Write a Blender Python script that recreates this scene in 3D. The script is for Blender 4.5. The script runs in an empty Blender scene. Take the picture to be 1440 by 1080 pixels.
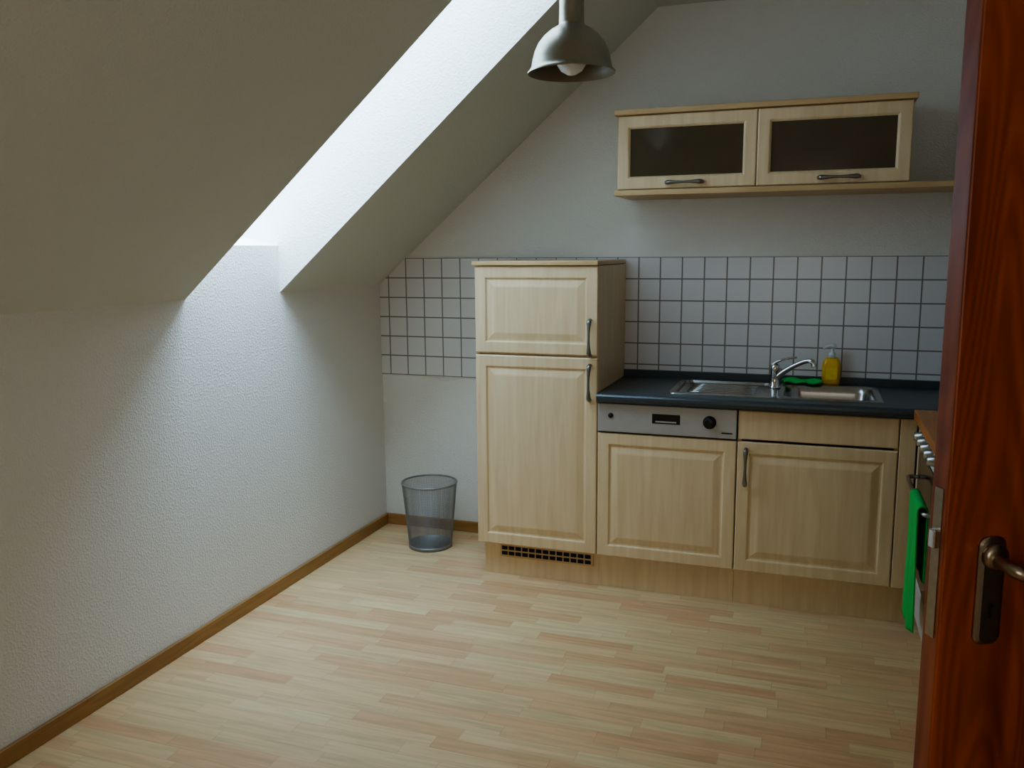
import bpy, bmesh, random
from math import *
from mathutils import Vector, Matrix
random.seed(3)
scene=bpy.context.scene
scene.view_settings.view_transform='AgX'
scene.view_settings.look='AgX - Medium High Contrast'
COL=scene.collection

# ------------------------------------------------------------------ materials
def newmat(name):
    m=bpy.data.materials.new(name); m.use_nodes=True
    nt=m.node_tree; b=nt.nodes['Principled BSDF']; return m,nt,b
def N(nt,t,**k):
    n=nt.nodes.new(t)
    for a,v in k.items(): setattr(n,a,v)
    return n
def srgb(r,g,b):
    f=lambda c:(c/255/12.92) if c/255<=.04045 else ((c/255+.055)/1.055)**2.4
    return (f(r),f(g),f(b),1)
def simple(name,col,rough=.5,metal=0,noise=0,nscale=40,bump=0,trans=0,coat=0):
    m,nt,b=newmat(name)
    b.inputs['Roughness'].default_value=rough; b.inputs['Metallic'].default_value=metal
    b.inputs['Transmission Weight'].default_value=trans
    b.inputs['Coat Weight'].default_value=coat
    tc=N(nt,'ShaderNodeTexCoord'); nz=N(nt,'ShaderNodeTexNoise'); nz.inputs['Scale'].default_value=nscale; nz.inputs['Detail'].default_value=1
    nt.links.new(tc.outputs['Object'],nz.inputs['Vector'])
    mx=N(nt,'ShaderNodeMix',data_type='RGBA')
    mx.inputs[6].default_value=tuple(c*(1-noise) for c in col[:3])+(1,)
    mx.inputs[7].default_value=tuple(min(1,c*(1+noise)) for c in col[:3])+(1,)
    nt.links.new(nz.outputs['Fac'],mx.inputs[0]); nt.links.new(mx.outputs[2],b.inputs['Base Color'])
    if bump:
        bp=N(nt,'ShaderNodeBump'); bp.inputs['Strength'].default_value=bump; bp.inputs['Distance'].default_value=.002
        nt.links.new(nz.outputs['Fac'],bp.inputs['Height']); nt.links.new(bp.outputs['Normal'],b.inputs['Normal'])
    return m
def wallpaper(name,col,strength=.7):
    m,nt,b=newmat(name); b.inputs['Roughness'].default_value=.9
    b.inputs['Specular IOR Level'].default_value=.15
    tc=N(nt,'ShaderNodeTexCoord')
    n1=N(nt,'ShaderNodeTexNoise'); n1.inputs['Scale'].default_value=115; n1.inputs['Detail'].default_value=1
    nt.links.new(tc.outputs['Object'],n1.inputs['Vector'])
    r=N(nt,'ShaderNodeMapRange'); r.inputs[1].default_value=.45; r.inputs[2].default_value=.70
    nt.links.new(n1.outputs['Fac'],r.inputs[0])
    bp=N(nt,'ShaderNodeBump'); bp.inputs['Strength'].default_value=strength; bp.inputs['Distance'].default_value=.0016
    nt.links.new(r.outputs[0],bp.inputs['Height']); nt.links.new(bp.outputs['Normal'],b.inputs['Normal'])
    b.inputs['Base Color'].default_value=col
    return m
def wood(name,c1,c2,scale=(28,28,2.2),rough=.45,bands=.0,coat=0,detail=3):
    m,nt,b=newmat(name); b.inputs['Roughness'].default_value=rough; b.inputs['Coat Weight'].default_value=coat
    b.inputs['Coat Roughness'].default_value=.2
    tc=N(nt,'ShaderNodeTexCoord'); mp=N(nt,'ShaderNodeMapping'); mp.inputs['Scale'].default_value=scale
    nz=N(nt,'ShaderNodeTexNoise'); nz.inputs['Scale'].default_value=1; nz.inputs['Detail'].default_value=detail; nz.inputs['Distortion'].default_value=.6
    nt.links.new(tc.outputs['Object'],mp.inputs[0]); nt.links.new(mp.outputs[0],nz.inputs['Vector'])
    r=N(nt,'ShaderNodeMapRange'); r.inputs[1].default_value=.3; r.inputs[2].default_value=.7
    nt.links.new(nz.outputs['Fac'],r.inputs[0])
    mx=N(nt,'ShaderNodeMix',data_type='RGBA'); mx.inputs[6].default_value=c1; mx.inputs[7].default_value=c2
    nt.links.new(r.outputs[0],mx.inputs[0])
    out=mx.outputs[2]
    if bands:
        m2=N(nt,'ShaderNodeMapping'); m2.inputs['Scale'].default_value=(7,7,.9)
        n2=N(nt,'ShaderNodeTexNoise'); n2.inputs['Scale'].default_value=1; n2.inputs['Detail'].default_value=1
        nt.links.new(tc.outputs['Object'],m2.inputs[0]); nt.links.new(m2.outputs[0],n2.inputs['Vector'])
        mu=N(nt,'ShaderNodeMath',operation='MULTIPLY'); mu.inputs[1].default_value=22*6
        sn=N(nt,'ShaderNodeMath',operation='SINE'); m3=N(nt,'ShaderNodeMapRange'); m3.inputs[1].default_value=-1
        m3.inputs[3].default_value=1-bands; m3.inputs[4].default_value=1
        nt.links.new(n2.outputs['Fac'],mu.inputs[0]); nt.links.new(mu.outputs[0],sn.inputs[0]); nt.links.new(sn.outputs[0],m3.inputs[0])
        hs=N(nt,'ShaderNodeHueSaturation'); nt.links.new(out,hs.inputs['Color']); nt.links.new(m3.outputs[0],hs.inputs['Value'])
        out=hs.outputs[0]
    nt.links.new(out,b.inputs['Base Color'])
    return m
def floor_mat():
    m,nt,b=newmat('laminate_floor'); b.inputs['Roughness'].default_value=.36
    L=nt.links.new
    tc=N(nt,'ShaderNodeTexCoord'); sp=N(nt,'ShaderNodeSeparateXYZ'); L(tc.outputs['Object'],sp.inputs[0])
    def M(op,a,bv=None,c=None):
        n=N(nt,'ShaderNodeMath',operation=op)
        for i,v in enumerate((a,bv,c)):
            if v is None: continue
            if isinstance(v,(int,float)): n.inputs[i].default_value=v
            else: L(v,n.inputs[i])
        return n.outputs[0]
    yr=M('DIVIDE',sp.outputs['Y'],.064); row=M('FLOOR',yr)
    wn=N(nt,'ShaderNodeTexWhiteNoise',noise_dimensions='1D'); L(row,wn.inputs['W'])
    xr=M('ADD',M('DIVIDE',sp.outputs['X'],.38),M('MULTIPLY',wn.outputs['Value'],7.3)); cell=M('FLOOR',xr)
    cb=N(nt,'ShaderNodeCombineXYZ'); L(row,cb.inputs[0]); L(cell,cb.inputs[1])
    w2=N(nt,'ShaderNodeTexWhiteNoise',noise_dimensions='2D'); L(cb.outputs[0],w2.inputs['Vector'])
    cr=N(nt,'ShaderNodeValToRGB'); e=cr.color_ramp.elements
    e[0].position=0; e[0].color=srgb(216,172,130); e[1].position=1; e[1].color=srgb(230,203,158)
    for p,c in ((.25,srgb(221,181,138)),(.5,srgb(228,195,150)),(.8,srgb(220,190,145))):
        x=e.new(p); x.color=c
    L(w2.outputs['Value'],cr.inputs[0])
    mp=N(nt,'ShaderNodeMapping'); mp.inputs['Scale'].default_value=(3.2,42,1)
    av=N(nt,'ShaderNodeVectorMath',operation='ADD'); L(tc.outputs['Object'],av.inputs[0]); L(w2.outputs['Color'],av.inputs[1])
    L(av.outputs[0],mp.inputs[0])
    nz=N(nt,'ShaderNodeTexNoise'); nz.inputs['Scale'].default_value=1; nz.inputs['Detail'].default_value=3; nz.inputs['Distortion'].default_value=.8
    L(mp.outputs[0],nz.inputs['Vector'])
    r=N(nt,'ShaderNodeMapRange'); r.inputs[1].default_value=.3;r.inputs[2].default_value=.62;r.inputs[3].default_value=.84;r.inputs[4].default_value=1.04
    L(nz.outputs['Fac'],r.inputs[0])
    fy=M('FRACT',yr); fx=M('FRACT',xr)
    jy=M('LESS_THAN',fy,.03); jx=M('LESS_THAN',fx,.006); j=M('MAXIMUM',jy,jx)
    v=M('MULTIPLY',r.outputs[0],M('SUBTRACT',1,M('MULTIPLY',j,.16)))
    hs=N(nt,'ShaderNodeHueSaturation'); L(cr.outputs[0],hs.inputs['Color']); L(v,hs.inputs['Value'])
    L(hs.outputs[0],b.inputs['Base Color'])
    return m
def tile_mat(x0,ztop,p):
    m,nt,b=newmat('wall_tiles'); L=nt.links.new
    tc=N(nt,'ShaderNodeTexCoord'); sp=N(nt,'ShaderNodeSeparateXYZ'); L(tc.outputs['Object'],sp.inputs[0])
    def M(op,a,bv=None):
        n=N(nt,'ShaderNodeMath',operation=op)
        for i,v in enumerate((a,bv)):
            if v is None: continue
            if isinstance(v,(int,float)): n.inputs[i].default_value=v
            else: L(v,n.inputs[i])
        return n.outputs[0]
    tx=M('DIVIDE',M('SUBTRACT',sp.outputs['X'],x0),p); tz=M('DIVIDE',M('SUBTRACT',sp.outputs['Z'],ztop),p)
    def g(t):
        f=M('FRACT',t); return M('MINIMUM',f,M('SUBTRACT',1,f))
    d=M('MINIMUM',g(tx),g(tz))
    r=N(nt,'ShaderNodeMapRange'); r.inputs[1].default_value=.022; r.inputs[2].default_value=.036
    L(d,r.inputs[0])
    mx=N(nt,'ShaderNodeMix',data_type='RGBA'); mx.inputs[6].default_value=srgb(126,124,118); mx.inputs[7].default_value=srgb(222,220,220)
    L(r.outputs[0],mx.inputs[0]); L(mx.outputs[2],b.inputs['Base Color'])
    b.inputs['Roughness'].default_value=.3
    return m
def glass_mat(name,tint=(1,1,1,1),k=.06):
    m,nt,b=newmat(name); nt.nodes.remove(b); out=nt.nodes['Material Output']
    t=N(nt,'ShaderNodeBsdfTransparent'); t.inputs[0].default_value=tint
    g=N(nt,'ShaderNodeBsdfGlossy'); g.inputs['Roughness'].default_value=.03
    mx=N(nt,'ShaderNodeMixShader'); mx.inputs[0].default_value=k
    nt.links.new(t.outputs[0],mx.inputs[1]); nt.links.new(g.outputs[0],mx.inputs[2]); nt.links.new(mx.outputs[0],out.inputs[0])
    return m

W_WALL=wallpaper('ingrain_wallpaper',srgb(228,226,220))
W_CEIL=wallpaper('ingrain_wallpaper_ceiling',srgb(214,216,208),.45)
M_FLOOR=floor_mat()
PT=.106
M_TILE=tile_mat(1.435,1.5,PT)
M_MAPLE=wood('maple_front',srgb(218,192,152),srgb(230,208,170),scale=(34,34,2.6),rough=.42)
M_MAPLEH=wood('maple_board',srgb(198,166,120),srgb(214,184,138),scale=(2.2,28,28))
M_BASE=wood('baseboard_wood',srgb(150,110,64),srgb(174,132,80),scale=(3,3,40),rough=.45)
M_DOOR=wood('mahogany_door',srgb(128,56,22),srgb(166,82,38),scale=(30,30,1.6),rough=.38,bands=.25,coat=.2)
M_BUTCH=wood('beech_worktop',srgb(168,106,56),srgb(194,132,76),scale=(30,3,30),rough=.4)
M_WORK=simple('slate_laminate',srgb(64,73,76),.35,0,.45,260)
M_STEEL=simple('brushed_steel',srgb(176,174,170),.32,1,.08,60)
M_PANEL=simple('panel_steel',srgb(182,181,178),.38,.3,.05,50)
M_SINK=simple('sink_steel',srgb(180,180,178),.25,1,.1,40)
M_CHROME=simple('chrome',srgb(210,212,214),.1,1,.02)
M_PEWTER=simple('pewter',srgb(140,138,132),.35,.9,.15,80)
M_BRASS=simple('aged_metal',srgb(158,146,130),.32,1,.15,80)
M_LAMP=simple('brushed_aluminium',srgb(170,163,148),.36,1,.06,70)
M_LAMPIN=simple('lamp_inside',srgb(120,108,90),.55,.3,.05)
M_BULB=simple('opal_bulb',srgb(235,238,235),.25,0,.02)
M_BLACK=simple('black_plastic',srgb(22,22,22),.4,0,.1)
M_DARK=simple('dark_gap',srgb(18,16,14),.8,0,.1)
M_WHITE=simple('white_enamel',srgb(215,215,212),.3,0,.03)
M_GREEN=simple('green_cloth',srgb(70,192,92),.95,0,.2,300,.6)
M_YELLOW=simple('yellow_soap',srgb(236,186,26),.3,0,.05)
M_CLEAR=simple('clear_pump_plastic',srgb(216,219,216),.3,0,.03)
M_LABEL=simple('soap_label',srgb(244,205,70),.5,0,.15,60)
M_WIRE=simple('wire_mesh_metal',srgb(146,147,146),.45,.5,.1)
M_SMOKE=simple('smoked_glass',srgb(82,70,52),.16,0,.15,6)
M_GLASS=glass_mat('window_glass')
M_OVEN=simple('oven_glass',srgb(14,14,15),.08,0,.05)

# ------------------------------------------------------------------ mesh helpers
def mk(name,bm,mat,parent=None,smooth=False,xf=None):
    bmesh.ops.recalc_face_normals(bm,faces=bm.faces[:])
    me=bpy.data.meshes.new(name); bm.to_mesh(me); bm.free()
    if xf is not None: me.transform(xf)
    if smooth:
        for p in me.polygons: p.use_smooth=True
    o=bpy.data.objects.new(name,me); COL.objects.link(o)
    if mat: me.materials.append(mat)
    if parent:
        o.parent=parent; o.matrix_parent_inverse=Matrix.Translation(-parent.location)
    return o
def empty(name,loc):
    e=bpy.data.objects.new(name,None); e.location=loc; e.empty_display_size=.1; COL.objects.link(e); return e
def addbox(bm,x0,x1,y0,y1,z0,z1):
    v=[bm.verts.new(p) for p in ((x0,y0,z0),(x1,y0,z0),(x1,y1,z0),(x0,y1,z0),(x0,y0,z1),(x1,y0,z1),(x1,y1,z1),(x0,y1,z1))]
    for f in ((0,3,2,1),(4,5,6,7),(0,1,5,4),(1,2,6,5),(2,3,7,6),(3,0,4,7)): bm.faces.new([v[i] for i in f])
def box(name,x0,x1,y0,y1,z0,z1,mat,parent=None,bev=0,xf=None,seg=2):
    bm=bmesh.new(); addbox(bm,x0,x1,y0,y1,z0,z1)
    if bev: bmesh.ops.bevel(bm,geom=bm.edges[:],offset=bev,segments=seg,affect='EDGES',profile=.5)
    return mk(name,bm,mat,parent,xf=xf)
def boxes(name,lst,mat,parent=None,xf=None):
    bm=bmesh.new()
    for b in lst: addbox(bm,*b)
    return mk(name,bm,mat,parent,xf=xf)
def poly(name,faces,mat,parent=None):
    bm=bmesh.new()
    for f in faces: bm.faces.new([bm.verts.new(p) for p in f])
    bmesh.ops.remove_doubles(bm,verts=bm.verts[:],dist=1e-5)
    me=bpy.data.meshes.new(name); bm.to_mesh(me); bm.free()
    o=bpy.data.objects.new(name,me); COL.objects.link(o); me.materials.append(mat)
    if parent: o.parent=parent; o.matrix_parent_inverse=Matrix.Translation(-parent.location)
    return o
def lathe(name,prof,center,mat,parent=None,seg=48,xf=None,smooth=True,axis=None):
    bm=bmesh.new(); rings=[]
    for r,z in prof:
        if r<1e-6: rings.append([bm.verts.new((0,0,z))])
        else: rings.append([bm.verts.new((r*cos(2*pi*i/seg),r*sin(2*pi*i/seg),z)) for i in range(seg)])
    for a,b in zip(rings[:-1],rings[1:]):
        for i in range(seg):
            j=(i+1)%seg
            if len(a)==1 and len(b)==1: continue
            if len(a)==1: bm.faces.new((a[0],b[i],b[j]))
            elif len(b)==1: bm.faces.new((a[i],a[j],b[0]))
            else: bm.faces.new((a[i],a[j],b[j],b[i]))
    m=Matrix.Translation(center)
    if axis is not None: m=m@Vector((0,0,1)).rotation_difference(Vector(axis)).to_matrix().to_4x4()
    if xf is not None: m=xf@m
    return mk(name,bm,mat,parent,smooth,xf=m)
def tube(name,pts,rad,mat,parent=None,seg=12,xf=None,flat=1.0,sub=6):
    P=[Vector(p) for p in pts]; n=len(P)
    R=rad if isinstance(rad,(list,tuple)) else [rad]*n
    Q=[];RR=[]
    for i in range(n-1):
        p0=P[max(i-1,0)];p1=P[i];p2=P[i+1];p3=P[min(i+2,n-1)]
        for k in range(sub):
            t=k/sub
            Q.append(.5*((2*p1)+(p2-p0)*t+(2*p0-5*p1+4*p2-p3)*t*t+(-p0+3*p1-3*p2+p3)*t**3)); RR.append(R[i]*(1-t)+R[i+1]*t)
    Q.append(P[-1]);RR.append(R[-1])
    bm=bmesh.new(); rings=[]; up=None
    for i,q in enumerate(Q):
        t=(Q[min(i+1,len(Q)-1)]-Q[max(i-1,0)]).normalized()
        if up is None:
            up=Vector((0,0,1)) if abs(t.z)<.9 else Vector((1,0,0))
        s=t.cross(up).normalized(); up=s.cross(t).normalized()
        rings.append([bm.verts.new(q+RR[i]*(s*cos(2*pi*k/seg)+up*flat*sin(2*pi*k/seg))) for k in range(seg)])
    for a,b in zip(rings[:-1],rings[1:]):
        for k in range(seg): bm.faces.new((a[k],a[(k+1)%seg],b[(k+1)%seg],b[k]))
    bm.faces.new(rings[0][::-1]); bm.faces.new(rings[-1])
    return mk(name,bm,mat,parent,True,xf=xf)
def rrect(w,h,r,n=5):
    pts=[]
    r=max(r,1e-4)
    for cx,cy,a0 in ((w/2-r,h/2-r,0),(-w/2+r,h/2-r,90),(-w/2+r,-h/2+r,180),(w/2-r,-h/2+r,270)):
        for i in range(n+1):
            a=radians(a0+90*i/n); pts.append((cx+r*cos(a),cy+r*sin(a)))
    return pts
def loft(name,w,h,prof,mat,parent,xf,rad=.0,capstart=True,capend=True,n=5,smooth=False):
    bm=bmesh.new(); rings=[]
    for pr in prof:
        ins,z=pr[0],pr[1]; r=pr[2] if len(pr)>2 else max(rad-ins,.0005)
        rings.append([bm.verts.new((x,y,z)) for x,y in rrect(w-2*ins,h-2*ins,r,n)])
    for a,b in zip(rings[:-1],rings[1:]):
        k=len(a)
        for i in range(k): bm.faces.new((a[i],a[(i+1)%k],b[(i+1)%k],b[i]))
    if capstart: bm.faces.new(rings[0][::-1])
    if capend: bm.faces.new(rings[-1])
    return mk(name,bm,mat,parent,smooth,xf=xf)
def facing(cx,y,cz):
    return Matrix.Translation((cx,y,cz))@Matrix(((1,0,0,0),(0,0,-1,0),(0,1,0,0),(0,0,0,1)))
def facing_x(x,cy,cz):
    return Matrix.Translation((x,cy,cz))@Matrix(((0,0,-1,0),(-1,0,0,0),(0,1,0,0),(0,0,0,1)))
T=.019
PANEL=[(0,0),(0,T-.005),(.0015,T-.002),(.005,T),(.048,T),(.052,T-.0015),(.055,T-.007),(.062,T-.0075),(.072,T-.005),(.088,T-.001),(.094,T)]
def front(name,x0,x1,z0,z1,yb,parent,prof=PANEL,mat=None):
    g=.002
    return loft(name,x1-x0-2*g,z1-z0-2*g,prof,mat or M_MAPLE,parent,facing((x0+x1)/2,yb,(z0+z1)/2),rad=0,n=1)
def handle(name,p,length,parent,vertical=True,xf=None):
    x,y,z=p; L=length/2
    def q(s,o): return (x,y-o,z+s) if vertical else (x+s,y-o,z)
    pts=[q(-L,0),q(-L,.012),q(-L*.86,.024),q(-L*.4,.029),q(0,.030),q(L*.4,.029),q(L*.86,.024),q(L,.012),q(L,0)]
    return tube(name,pts,[.008,.008,.0105,.0065,.0052,.0065,.0105,.008,.008],M_PEWTER,parent,seg=10,xf=xf)

# ------------------------------------------------------------------ room shell
XR=3.28; YF=-5.6; HK=1.359; TN=.863; HC=2.66; XC=(HC-HK)/TN
S1=-.942; S2=-1.562; XT=1.33; ZT=HK+TN*XT
def sl(x): return HK+TN*x
box('floor',-.15,XR+1.3,YF-.1,.15,-.12,0,M_FLOOR)
box('wall_left',-.15,0,YF-.1,.15,0,HK,W_WALL)
poly('wall_back',[[(0,0,0),(XR+1.3,0,0),(XR+1.3,0,HC),(XC,0,HC),(0,0,HK)]],W_WALL)
poly('wall_front',[[(0,YF,0),(XR+1.3,YF,0),(XR+1.3,YF,HC),(XC,YF,HC),(0,YF,HK)]],W_WALL)
DY0,DY1,DZ=-3.30,-2.42,2.0
boxes('wall_right',[(XR,XR+.12,DY1,0,0,HC),(XR,XR+.12,YF,DY0,0,HC),(XR,XR+.12,DY0,DY1,DZ,HC)],W_WALL)
poly('wall_hall',[[(XR+1.3,YF,0),(XR+1.3,0,0),(XR+1.3,0,HC),(XR+1.3,YF,HC)]],W_WALL)
poly('ceiling',[[(XC,YF,HC),(XR+1.3,YF,HC),(XR+1.3,0,HC),(XC,0,HC)]],W_CEIL)
poly('ceiling_slope',[
 [(0,YF,HK),(XC,YF,HC),(XC,S2,HC),(XT,S2,ZT),(0,S2,HK)],
 [(0,S1,HK),(XT,S1,ZT),(XC,S1,HC),(XC,0,HC),(0,0,HK)],
 [(XT,S2,ZT),(XC,S2,HC),(XC,S1,HC),(XT,S1,ZT)]],W_CEIL)
GX0,GZ0=-.23,1.62; GZ1=GZ0+TN*(XT-GX0); ZS=1.565
def side(y): return [(0,y,HK),(XT,y,ZT),(XT,y,GZ1),(GX0,y,GZ0),(0,y,ZS)]
poly('wall_skylight_reveal',[side(S1),side(S2),
 [(0,S1,HK),(0,S1,ZS),(0,S2,ZS),(0,S2,HK)],
 [(0,S1,ZS),(GX0,S1,GZ0),(GX0,S2,GZ0),(0,S2,ZS)],
 [(XT,S1,ZT),(XT,S1,GZ1),(XT,S2,GZ1),(XT,S2,ZT)]],W_WALL)
A=atan(TN); LW=(XT-GX0)/cos(A)
win=empty('window_1',(GX0,(S1+S2)/2,GZ0))
WX=Matrix.Translation((GX0,(S1+S2)/2,GZ0))@Matrix(((cos(A),0,-sin(A),0),(0,1,0,0),(sin(A),0,cos(A),0),(0,0,0,1)))
hw=(S1-S2)/2
boxes('sash',[(0,LW,-hw,-hw+.035,.0,.05),(0,LW,hw-.035,hw,.0,.05),(0,.04,-hw+.035,hw-.035,0,.05),(LW-.05,LW,-hw+.035,hw-.035,0,.05)],M_WHITE,win,xf=WX)
boxes('outer_frame',[(-.05,LW+.05,-hw-.06,-hw,-.01,.08),(-.05,LW+.05,hw,hw+.06,-.01,.08),(-.06,0,-hw,hw,.001,.08),(LW,LW+.06,-hw,hw,.001,.08)],M_WHITE,win,xf=WX)
boxes('pane',[(.04,LW-.05,-hw+.035,hw-.035,.02,.024)],M_GLASS,win,xf=WX)
box('baseboard_left',.0,.015,YF,0,0,.06,M_BASE,bev=.003)
box('baseboard_back',.015,.785,-.015,0,0,.06,M_BASE,bev=.003)
zt=1.5; xa=(zt-HK)/TN; zb=zt-6*PT
bm=bmesh.new()
pts=[(0.001,zb),(XR,zb),(XR,zt),(xa,zt),(0.001,HK)]
a=[bm.verts.new((x,0,z)) for x,z in pts]; b=[bm.verts.new((x,-.007,z)) for x,z in pts]
bm.faces.new(a); bm.faces.new(b[::-1])
for i in range(5): bm.faces.new((a[i],a[(i+1)%5],b[(i+1)%5],b[i]))
mk('trim_tiles',bm,M_TILE)

# ------------------------------------------------------------------ fridge cabinet
RX=2.665
YD=-.581; YB=YD+T; X0,X1,X2,X3,X4=.790,1.370,1.975,2.600,RX
Z0,ZSPL,ZD,ZCP,ZF=.162,1.069,.735,.868,1.468
G=-.012; YP=-.53
fr=empty('refrigerator_cabinet',((X0+X1)/2,-.3,0))
boxes('carcass',[(X0,X0+.016,YB,G,.158,ZF),(X1-.017,X1,YB,G,.158,ZF),(X0+.016,X1-.017,YB+.02,G,.158,.174),(X0+.016,X1-.017,YB+.002,G,ZF-.02,ZF),(X0+.016,X1-.017,-.03,G,.16,ZF-.02),(X0+.016,X1-.017,YB+.004,G,ZSPL-.01,ZSPL+.01),(X0+.02,X0+.036,YP+.02,G,0,.158)],M_MAPLE,fr)
box('top_board',X0-.008,X1,YD-.012,G,ZF+.002,ZF+.022,M_MAPLEH,fr,bev=.003)
front('upper_door',X0,X1,ZSPL+.003,ZF,YB,fr)
front('lower_door',X0,X1,Z0,ZSPL-.003,YB,fr)
handle('upper_handle',(X1-.035,YD,1.155),.155,fr)
handle('lower_handle',(X1-.035,YD,.955),.155,fr)
box('plinth',X0+.02,X1,YP,YP+.018,0,.157,M_MAPLE,fr)
boxes('vent_frame',[(X0+.10,X0+.555,YP-.008,YP,.088,.152)],M_MAPLEH,fr)
vb=[]
for r_ in range(2):
    for i in range(13):
        xx=X0+.108+i*.034; zz=.098+r_*.026
        vb.append((xx,xx+.028,YP-.0095,YP-.0075,zz,zz+.018))
boxes('vent_slots',vb,M_DARK,fr)

# ------------------------------------------------------------------ dishwasher
dw=empty('dishwasher',((X1+X2)/2,-.3,0))
box('tub',X1+.004,X2-.004,YB+.004,-.03,.158,.862,M_BLACK,dw)
box('control_panel',X1+.003,X2-.003,YD-.006,YB+.004,ZD+.006,ZCP,M_PANEL,dw,bev=.004)
box('display',X1+.245,X1+.365,YD-.0075,YD-.005,.79,.832,M_BLACK,dw,bev=.001)
box('button_strip',X1+.26,X1+.35,YD-.009,YD-.007,.796,.802,M_PANEL,dw)
lathe('program_knob',[(0,.0),(.028,.0),(.028,.004),(.023,.006),(.021,.02),(.018,.022),(0,.022)],(X2-.115,YD-.006,.808),M_BLACK,dw,axis=(0,-1,0),seg=32)
lathe('power_button',[(0,0),(.011,0),(.011,.004),(0,.005)],(X1+.062,YD-.006,.815),M_BLACK,dw,axis=(0,-1,0),seg=24)
boxes('brand_mark',[(X2-.065,X2-.02,YD-.0068,YD-.0055,.762,.768)],M_BLACK,dw)
front('door_front',X1,X2,Z0,ZD,YB,dw)
box('kick_plate',X1+.001,X2,YP,YP+.018,0,.157,M_MAPLE,dw)

# ------------------------------------------------------------------ sink cabinet
sc=empty('sink_base_cabinet',((X2+X3)/2,-.3,0))
boxes('carcass',[(X2+.001,X2+.017,YB,G,.158,.872),(X3-.017,X3,YB,G,.158,.872),(X2+.017,X3-.017,YB+.002,G,.158,.174),(X2+.017,X3-.017,-.02,G,.174,.70)],M_MAPLE,sc)
front('false_drawer',X2,X3,ZD+.006,ZCP,YB,sc,prof=[(0,0),(0,T-.005),(.0015,T-.002),(.005,T)])
front('door_front',X2,X3,Z0,ZD,YB,sc)
handle('door_handle',(X2+.038,YD,.625),.155,sc)
box('kick_plate',X2+.001,X4+.054,YP,YP+.018,0,.157,M_MAPLE,sc)
front('corner_filler',X3,X4,Z0,ZCP,YB,sc,prof=[(0,0),(0,T-.002),(.002,T)])

# ------------------------------------------------------------------ worktop
WT0,WT1=.874,.912
SX0,SX1,SY0,SY1=1.665,2.545,-.515,-.085
bm=bmesh.new()
prof=[(-.515,WT1),(-.598,WT1),(-.607,WT1-.003),(-.613,WT1-.010),(-.614,WT1-.02),(-.612,WT0+.006),(-.605,WT0),(-.515,WT0)]
l=[bm.verts.new((X1+.002,y,z)) for y,z in prof]; r=[bm.verts.new((XR-.002,y,z)) for y,z in prof]
for i in range(len(prof)): bm.faces.new((l[i],l[(i+1)%8],r[(i+1)%8],r[i]))
bm.faces.new(l[::-1]); bm.faces.new(r)
addbox(bm,X1+.002,SX0+.02,SY0,-.01,WT0,WT1); addbox(bm,SX1-.02,XR-.002,SY0,-.01,WT0,WT1); addbox(bm,SX0+.02,SX1-.02,SY1-.02,-.01,WT0,WT1)
addbox(bm,X1+.002,XR-.002,-.03,-.009,WT1,WT1+.032)
mk('countertop',bm,M_WORK)

# ------------------------------------------------------------------ sink
sk=empty('kitchen_sink',(2.1,-.3,.91))
def flat(cx,cy,z): return Matrix.Translation((cx,cy,z))
SM=2.12
loft('bowl',SX1-SM,SY1-SY0,[(0,.0005,.03),(.002,.004,.03),(.006,.005,.03),(.028,.005,.06),(.032,.002,.06),(.04,-.03,.06),(.05,-.13,.06),(.07,-.15,.05),(.12,-.155,.03)],M_SINK,sk,flat((SM+SX1)/2,(SY0+SY1)/2,WT1),capstart=False,n=8,smooth=True)
lathe('drain',[(0,0),(.035,0),(.04,.003),(.028,.002),(.02,-.004),(0,-.004)],((SM+SX1)/2,(SY0+SY1)/2,WT1-.152),M_CHROME,sk,seg=32)
loft('drainer',SM-SX0,SY1-SY0,[(0,.0005,.03),(.002,.004,.03),(.006,.005,.03),(.03,.005,.03),(.036,-.006,.03),(.05,-.008,.03)],M_SINK,sk,flat((SX0+SM)/2,(SY0+SY1)/2,WT1),capstart=False,n=6)
for i in range(7):
    yy=SY0+.085+i*.043
    tube('ridge_%d'%(i+1),[(SX0+.07,yy,WT1-.007),(SX0+.2,yy,WT1-.006),(SM-.09,yy,WT1-.007)],.005,M_SINK,sk,seg=8,sub=2)
fx,fy=2.105,-.25; fz=WT1+.0055
fa=empty('kitchen_faucet',(fx,fy,fz))
lathe('body',[(0,0),(.026,0),(.026,.006),(.020,.012),(.0185,.045),(.020,.075),(.022,.088),(.020,.10),(.012,.109),(0,.111)],(fx,fy,fz),M_CHROME,fa,seg=32)
tube('spout',[(fx+.005,fy-.002,fz+.045),(fx+.04,fy-.015,fz+.078),(fx+.09,fy-.035,fz+.112),(fx+.135,fy-.05,fz+.132),(fx+.158,fy-.06,fz+.128),(fx+.163,fy-.063,fz+.108)],[.015,.013,.011,.010,.011,.011],M_CHROME,fa,seg=14)
tube('lever',[(fx-.012,fy+.005,fz+.104),(fx+.01,fy,fz+.12),(fx+.05,fy-.005,fz+.134),(fx+.09,fy-.01,fz+.142)],[.014,.013,.010,.007],M_CHROME,fa,seg=12,flat=.55)
bx,by=2.345,-.058
sb=empty('soap_dispenser',(bx,by,WT1))
loft('bottle',.080,.045,[(.006,0,.015),(.0,.006,.02),(.0,.09,.02),(.003,.105,.019),(.012,.12,.009),(.0145,.126,.0079)],M_YELLOW,sb,flat(bx,by,WT1+.002),n=6,smooth=True)
loft('label',.05,.055,[(0,0,.004),(0,.0008,.004)],M_LABEL,sb,facing(bx,by-.0222,WT1+.055),n=3)
lathe('pump_collar',[(0,.0),(.016,.0),(.016,.020),(.008,.026),(.006,.045),(0,.045)],(bx,by,WT1+.126),M_CLEAR,sb,seg=24)
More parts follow.
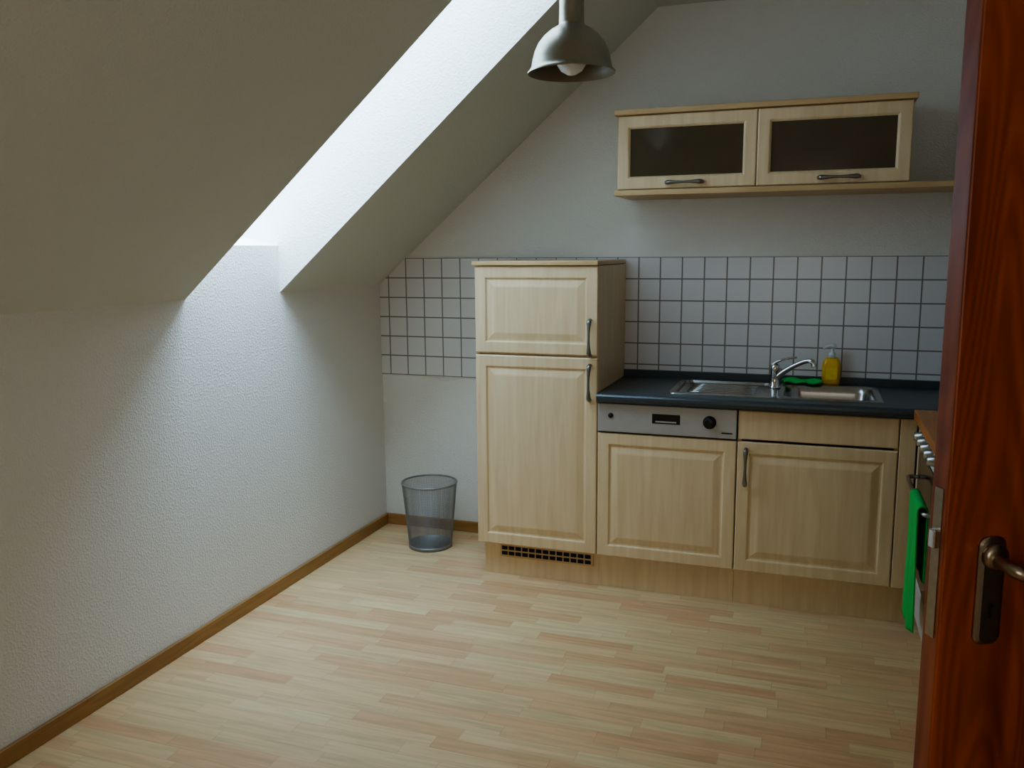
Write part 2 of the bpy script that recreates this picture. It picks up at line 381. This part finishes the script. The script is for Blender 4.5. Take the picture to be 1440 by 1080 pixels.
tube('pump_head',[(bx+.016,by,WT1+.176),(bx,by,WT1+.180),(bx-.02,by-.004,WT1+.179),(bx-.038,by-.008,WT1+.168)],[.010,.013,.009,.005],M_CLEAR,sb,seg=12)
def cloth(name,fn,nu,nv,mat,parent=None,th=.004):
    bm=bmesh.new(); g=[[bm.verts.new(fn(i/nu,j/nv)) for j in range(nv+1)] for i in range(nu+1)]
    for i in range(nu):
        for j in range(nv): bm.faces.new((g[i][j],g[i+1][j],g[i+1][j+1],g[i][j+1]))
    o=mk(name,bm,mat,parent,True)
    s=o.modifiers.new('s','SOLIDIFY'); s.thickness=th; s.offset=1
    return o
cloth('dish_cloth',lambda u,v:(2.14+.16*u+.01*sin(5*v),-.115+.075*v-.02*u,WT1+.012+.012*sin(pi*v)*(.6+.4*sin(9*u))+.004*sin(14*u+6*v)),24,12,M_GREEN,None,.006)

# ------------------------------------------------------------------ wall cabinet
WY=-.36; WL,WR,WB,WTP=1.398,2.600,1.800,2.121
wc=empty('wall_cabinet',((WL+WR)/2,-.18,1.96)); wyb=WY+T; wm=(WL+WR)/2
boxes('carcass',[(WL,WL+.016,wyb,-.002,WB,WTP),(WR-.016,WR,wyb,-.002,WB,WTP),(wm-.008,wm+.008,wyb+.002,-.002,WB,WTP),(WL+.016,WR-.016,-.012,-.002,WB,WTP),(WL+.016,WR-.016,wyb+.001,-.012,WTP-.016,WTP),(WL+.016,WR-.016,wyb+.001,-.012,WB,WB+.016)],M_MAPLE,wc)
box('cornice',WL-.012,WR+.012,WY-.018,-.002,WTP+.001,WTP+.024,M_MAPLEH,wc,bev=.003)
box('shelf_board',WL-.012,3.15,WY-.012,-.002,WB-.026,WB-.002,M_MAPLEH,wc,bev=.003)
GP=[(0,0),(0,T-.005),(.0015,T-.002),(.005,T),(.046,T),(.050,T-.002),(.056,T-.009),(.056,.003),(.05,0)]
for i,(a_,b_) in enumerate(((WL,wm),(wm,WR))):
    n='left' if i==0 else 'right'
    w=b_-a_-.003; h=WTP-WB-.003; f_=facing((a_+b_)/2,wyb,(WTP+WB)/2)
    loft('glass_door_%s'%n,w,h,GP+[(0,0)],M_MAPLE,wc,f_,rad=0,capstart=False,capend=False,n=1)
    loft('pane_%s'%n,w-.10,h-.10,[(0,.003),(0,.007)],M_SMOKE,wc,f_,rad=.001,n=1)
    handle('handle_%s'%n,((a_+b_)/2+.03*(1 if i else 0),WY,WB+.026),.155,wc,vertical=False)

# ------------------------------------------------------------------ right-hand row
box('wooden_countertop',RX-.022,XR-.002,-1.90,-.616,.874,.912,M_BUTCH,bev=.003)
cb=empty('base_cabinet',(2.95,-1.6,0))
boxes('carcass',[(RX+T,XR-.002,-1.89,-1.27,.158,.872)],M_MAPLE,cb)
for k,(za,zb_) in enumerate(((ZD+.006,ZCP),(.45,ZD),(Z0,.447))):
    loft('drawer_front_%d'%(k+1),.617,zb_-za-.003,[(0,0),(0,T-.003),(.003,T)] if k==0 else PANEL,M_MAPLE,cb,facing_x(RX+T,-1.58,(za+zb_)/2),rad=0,n=1)
    tube('drawer_handle_%d'%(k+1),[(RX,-1.50,(za+zb_)/2),(RX-.025,-1.51,(za+zb_)/2),(RX-.03,-1.58,(za+zb_)/2),(RX-.025,-1.65,(za+zb_)/2),(RX,-1.66,(za+zb_)/2)],.006,M_PEWTER,cb,seg=8)
box('kick_plate',RX+.055,RX+.073,-1.89,-1.27,0,.157,M_MAPLE,cb)
ov=empty('oven',(2.95,-.95,0))
boxes('housing',[(RX+T,XR-.004,-1.262,-.62,.158,.872)],M_WHITE,ov)
box('kick_plate',RX+.055,RX+.073,-1.262,-.615,0,.157,M_MAPLE,ov)
box('side_filler',RX,RX+T,-.655,-.615,Z0,ZCP,M_MAPLE,ov)
box('control_fascia',RX,RX+T,-1.262,-.66,.775,.870,M_WHITE,ov,bev=.003)
box('oven_door',RX,RX+T,-1.262,-.66,.30,.770,M_OVEN,ov,bev=.003)
box('oven_drawer',RX,RX+T,-1.262,-.66,.16,.296,M_WHITE,ov,bev=.003)
for k,yy in enumerate((-.74,-.84,-.94,-1.04,-1.14)):
    lathe('knob_%d'%(k+1),[(0,0),(.022,0),(.022,.006),(.018,.01),(.016,.03),(0,.032)],(RX,yy,.83),M_STEEL,ov,axis=(-1,0,0),seg=24)
HZ=.665
tube('door_handle',[(RX,-.70,HZ),(RX-.03,-.702,HZ),(RX-.04,-.74,HZ),(RX-.04,-.96,HZ),(RX-.04,-1.18,HZ),(RX-.03,-1.22,HZ),(RX,-1.222,HZ)],.008,M_STEEL,ov,seg=10)
def towel(u,v):
    L=.43; Bk=.25; s=v*(L+Bk+.04)
    y=-.98-.22*u+.006*sin(9*u+3*v)
    f=.007*sin(13*u+1)+.004*sin(27*u)
    if s<L: return (RX-.053+f*(1-s/L),y,HZ-L+s+.008)
    if s<L+.04:
        a=(s-L)/.04*pi; return (RX-.04-.013*cos(a),y,HZ+.008+.013*sin(a))
    return (RX-.027+.2*f*((s-L-.04)/Bk),y,HZ+.008-(s-L-.04))
cloth('dish_towel',towel,44,60,M_GREEN,None,.005)

# ------------------------------------------------------------------ wastebasket
bc=(.40,-.275)
wb=empty('wastebasket',(bc[0],bc[1],0))
H=.345; r0,r1=.112,.143
bm=bmesh.new(); S=130; K=48; rings=[]
for k in range(K+1):
    t=k/K; r=r0+(r1-r0)*t
    rings.append([bm.verts.new((bc[0]+r*cos(2*pi*i/S),bc[1]+r*sin(2*pi*i/S),.012+(H-.012)*t)) for i in range(S)])
for a,b in zip(rings[:-1],rings[1:]):
    for i in range(S): bm.faces.new((a[i],a[(i+1)%S],b[(i+1)%S],b[i]))
o=mk('mesh_wall',bm,M_WIRE,wb)
w=o.modifiers.new('w','WIREFRAME'); w.thickness=.0017; w.use_replace=True; w.use_even_offset=False
def ring(name,r,z,rad,mat,parent,c):
    lathe(name,[(r+rad*cos(a),z+rad*sin(a)) for a in [2*pi*i/12 for i in range(13)]],(c[0],c[1],0),mat,parent,seg=64)
ring('rim',r1,H,.0045,M_WIRE,wb,bc)
lathe('base',[(0,.004),(r0-.002,.004),(r0+.002,.0),(r0+.003,.02),(r0-.001,.02),(r0-.003,.010),(0,.010)],(bc[0],bc[1],0),M_WIRE,wb,seg=64)

# ------------------------------------------------------------------ pendant lamp
lx,ly,lz=1.475,-1.41,2.105
lp=empty('pendant_lamp',(lx,ly,lz))
sh=[(.143,0),(.1435,.004),(.137,.010),(.131,.022),(.127,.045),(.120,.070),(.108,.095),(.090,.117),(.068,.135),(.050,.145),(.043,.150),(.041,.156),(.040,.20),(.040,.245),(.034,.256),(.022,.262),(0,.264)]
inn=[(0,.17),(.036,.165),(.038,.148),(.065,.131),(.087,.113),(.105,.092),(.117,.068),(.124,.044),(.128,.022),(.134,.009),(.140,.002),(.143,0)]
lathe('shade',sh,(lx,ly,lz),M_LAMP,lp,seg=64)
lathe('shade_lining',inn,(lx,ly,lz),M_LAMPIN,lp,seg=64)
lathe('bulb',[(0,.0),(.014,.002),(.035,.014),(.048,.033),(.050,.050),(.042,.070),(.026,.092),(.019,.115),(.018,.16),(0,.165)],(lx,ly,lz-.006),M_BULB,lp,seg=40)
zc=min(sl(lx),HC)
tube('cord',[(lx,ly,lz+.26),(lx,ly,lz+.36),(lx,ly,zc-.03)],.004,M_WHITE,lp,seg=8)
lathe('canopy',[(0,0),(.03,0),(.05,.03),(.05,.05),(0,.05)],(lx,ly,zc-.055),M_LAMP,lp,seg=32)

# ------------------------------------------------------------------ open door
phi=radians(28); P2=Vector((2.459,-2.835,0))
DX=Matrix.Translation(P2)@Matrix(((cos(phi),-sin(phi),0,0),(sin(phi),cos(phi),0,0),(0,0,1,0),(0,0,0,1)))
dr=empty('door_1',tuple(P2))
DWd=.84; HX=.079
box('leaf',0,DWd,0,.040,.008,1.985,M_DOOR,dr,bev=.003,xf=DX)
box('edge_faceplate',-.0015,.001,.010,.030,.93,1.17,M_BRASS,dr,xf=DX)
box('latch_bolt',-.010,0,.013,.027,1.075,1.105,M_CHROME,dr,bev=.002,xf=DX)
def dface(cx,cz): return DX@Matrix.Translation((cx,0,cz))@Matrix(((1,0,0,0),(0,0,-1,0),(0,1,0,0),(0,0,0,1)))
loft('escutcheon',.046,.175,[(0,0),(0,.004),(.003,.007),(.008,.008)],M_BRASS,dr,dface(HX,1.008),rad=.016,n=6)
lathe('rosette',[(0,0),(.021,0),(.020,.008),(.013,.011),(0,.011)],(HX,-.007,1.066),M_BRASS,dr,seg=28,xf=DX,axis=(0,-1,0))
tube('lever_handle',[(HX,-.010,1.062),(HX,-.035,1.060),(HX+.006,-.050,1.056),(HX+.022,-.056,1.050),(HX+.06,-.057,1.044),(HX+.10,-.055,1.046),(HX+.118,-.048,1.050)],[.010,.010,.011,.0105,.0095,.010,.008],M_BRASS,dr,seg=14,xf=DX)
lathe('keyhole',[(0,0),(.005,0),(.005,.0006),(0,.0006)],(HX,-.0081,.985),M_DARK,dr,seg=16,xf=DX,axis=(0,-1,0))
boxes('keyhole_slot',[(HX-.0025,HX+.0025,-.0088,-.0078,.966,.985)],M_DARK,dr,xf=DX)
boxes('trim_door',[(XR-.015,XR+.13,DY0-.07,DY0,0,DZ+.07),(XR-.015,XR+.13,DY1,DY1+.07,0,DZ+.07),(XR-.015,XR+.13,DY0,DY1,DZ,DZ+.07)],M_DOOR)

# ------------------------------------------------------------------ light
w=bpy.data.worlds.new('sky'); scene.world=w; w.use_nodes=True
nt=w.node_tree; bg=nt.nodes['Background']; bg.inputs[0].default_value=(.54,.77,1.0,1)
tc=N(nt,'ShaderNodeTexCoord'); sp=N(nt,'ShaderNodeSeparateXYZ'); nt.links.new(tc.outputs['Generated'],sp.inputs[0])
mr=N(nt,'ShaderNodeMapRange'); mr.inputs[1].default_value=-.5; mr.inputs[2].default_value=.8; mr.inputs[3].default_value=7; mr.inputs[4].default_value=44
nt.links.new(sp.outputs['X'],mr.inputs[0]); nt.links.new(mr.outputs[0],bg.inputs[1])
pl=bpy.data.lights.new('skylight_portal','AREA'); pl.shape='RECTANGLE'; pl.size=LW-.09; pl.size_y=2*hw-.07; pl.cycles.is_portal=True
po=bpy.data.objects.new('skylight_portal',pl); COL.objects.link(po)
po.matrix_world=WX@Matrix.Translation((LW/2,0,.03))
w2=empty('fill_lamp_frame',(2.5,YF,1.5))  # added frame around the fill lamp; solid wall behind it, no real window
boxes('frame',[(1.9,3.1,YF,YF+.05,.9,.96),(1.9,3.1,YF,YF+.05,2.04,2.1),(1.9,1.96,YF,YF+.05,.96,2.04),(3.04,3.1,YF,YF+.05,.96,2.04),(2.47,2.53,YF,YF+.05,.96,2.04)],M_WHITE,w2)
al=bpy.data.lights.new('rear_fill_lamp','AREA'); al.shape='RECTANGLE'; al.size=1.05; al.size_y=1.05; al.energy=13; al.color=(1,.93,.82)  # added fill lamp behind the camera, lifts the room's ambient level
ao=bpy.data.objects.new('rear_fill_lamp',al); COL.objects.link(ao)
ao.location=(2.5,YF+.06,1.5); ao.rotation_euler=(radians(90),0,0)

# ------------------------------------------------------------------ camera
cd=bpy.data.cameras.new('camera'); cam=bpy.data.objects.new('camera',cd); COL.objects.link(cam); scene.camera=cam
cd.sensor_fit='HORIZONTAL'; cd.sensor_width=36; cd.lens=1206.24/1440*36; cd.clip_start=.02
yw,pt,rl=radians(19.36),radians(8.801),radians(-.418)
R=Vector((cos(yw),sin(yw),0)); F=Vector((-sin(yw),cos(yw),0)); U=Vector((0,0,1))
f=F*cos(pt)-U*sin(pt); u=U*cos(pt)+F*sin(pt)
R2=R*cos(rl)+u*sin(rl); U2=-R*sin(rl)+u*cos(rl)
m=Matrix((R2,U2,-f)).transposed().to_4x4(); m.translation=Vector((2.254,-4.236,1.533))
cam.matrix_world=m
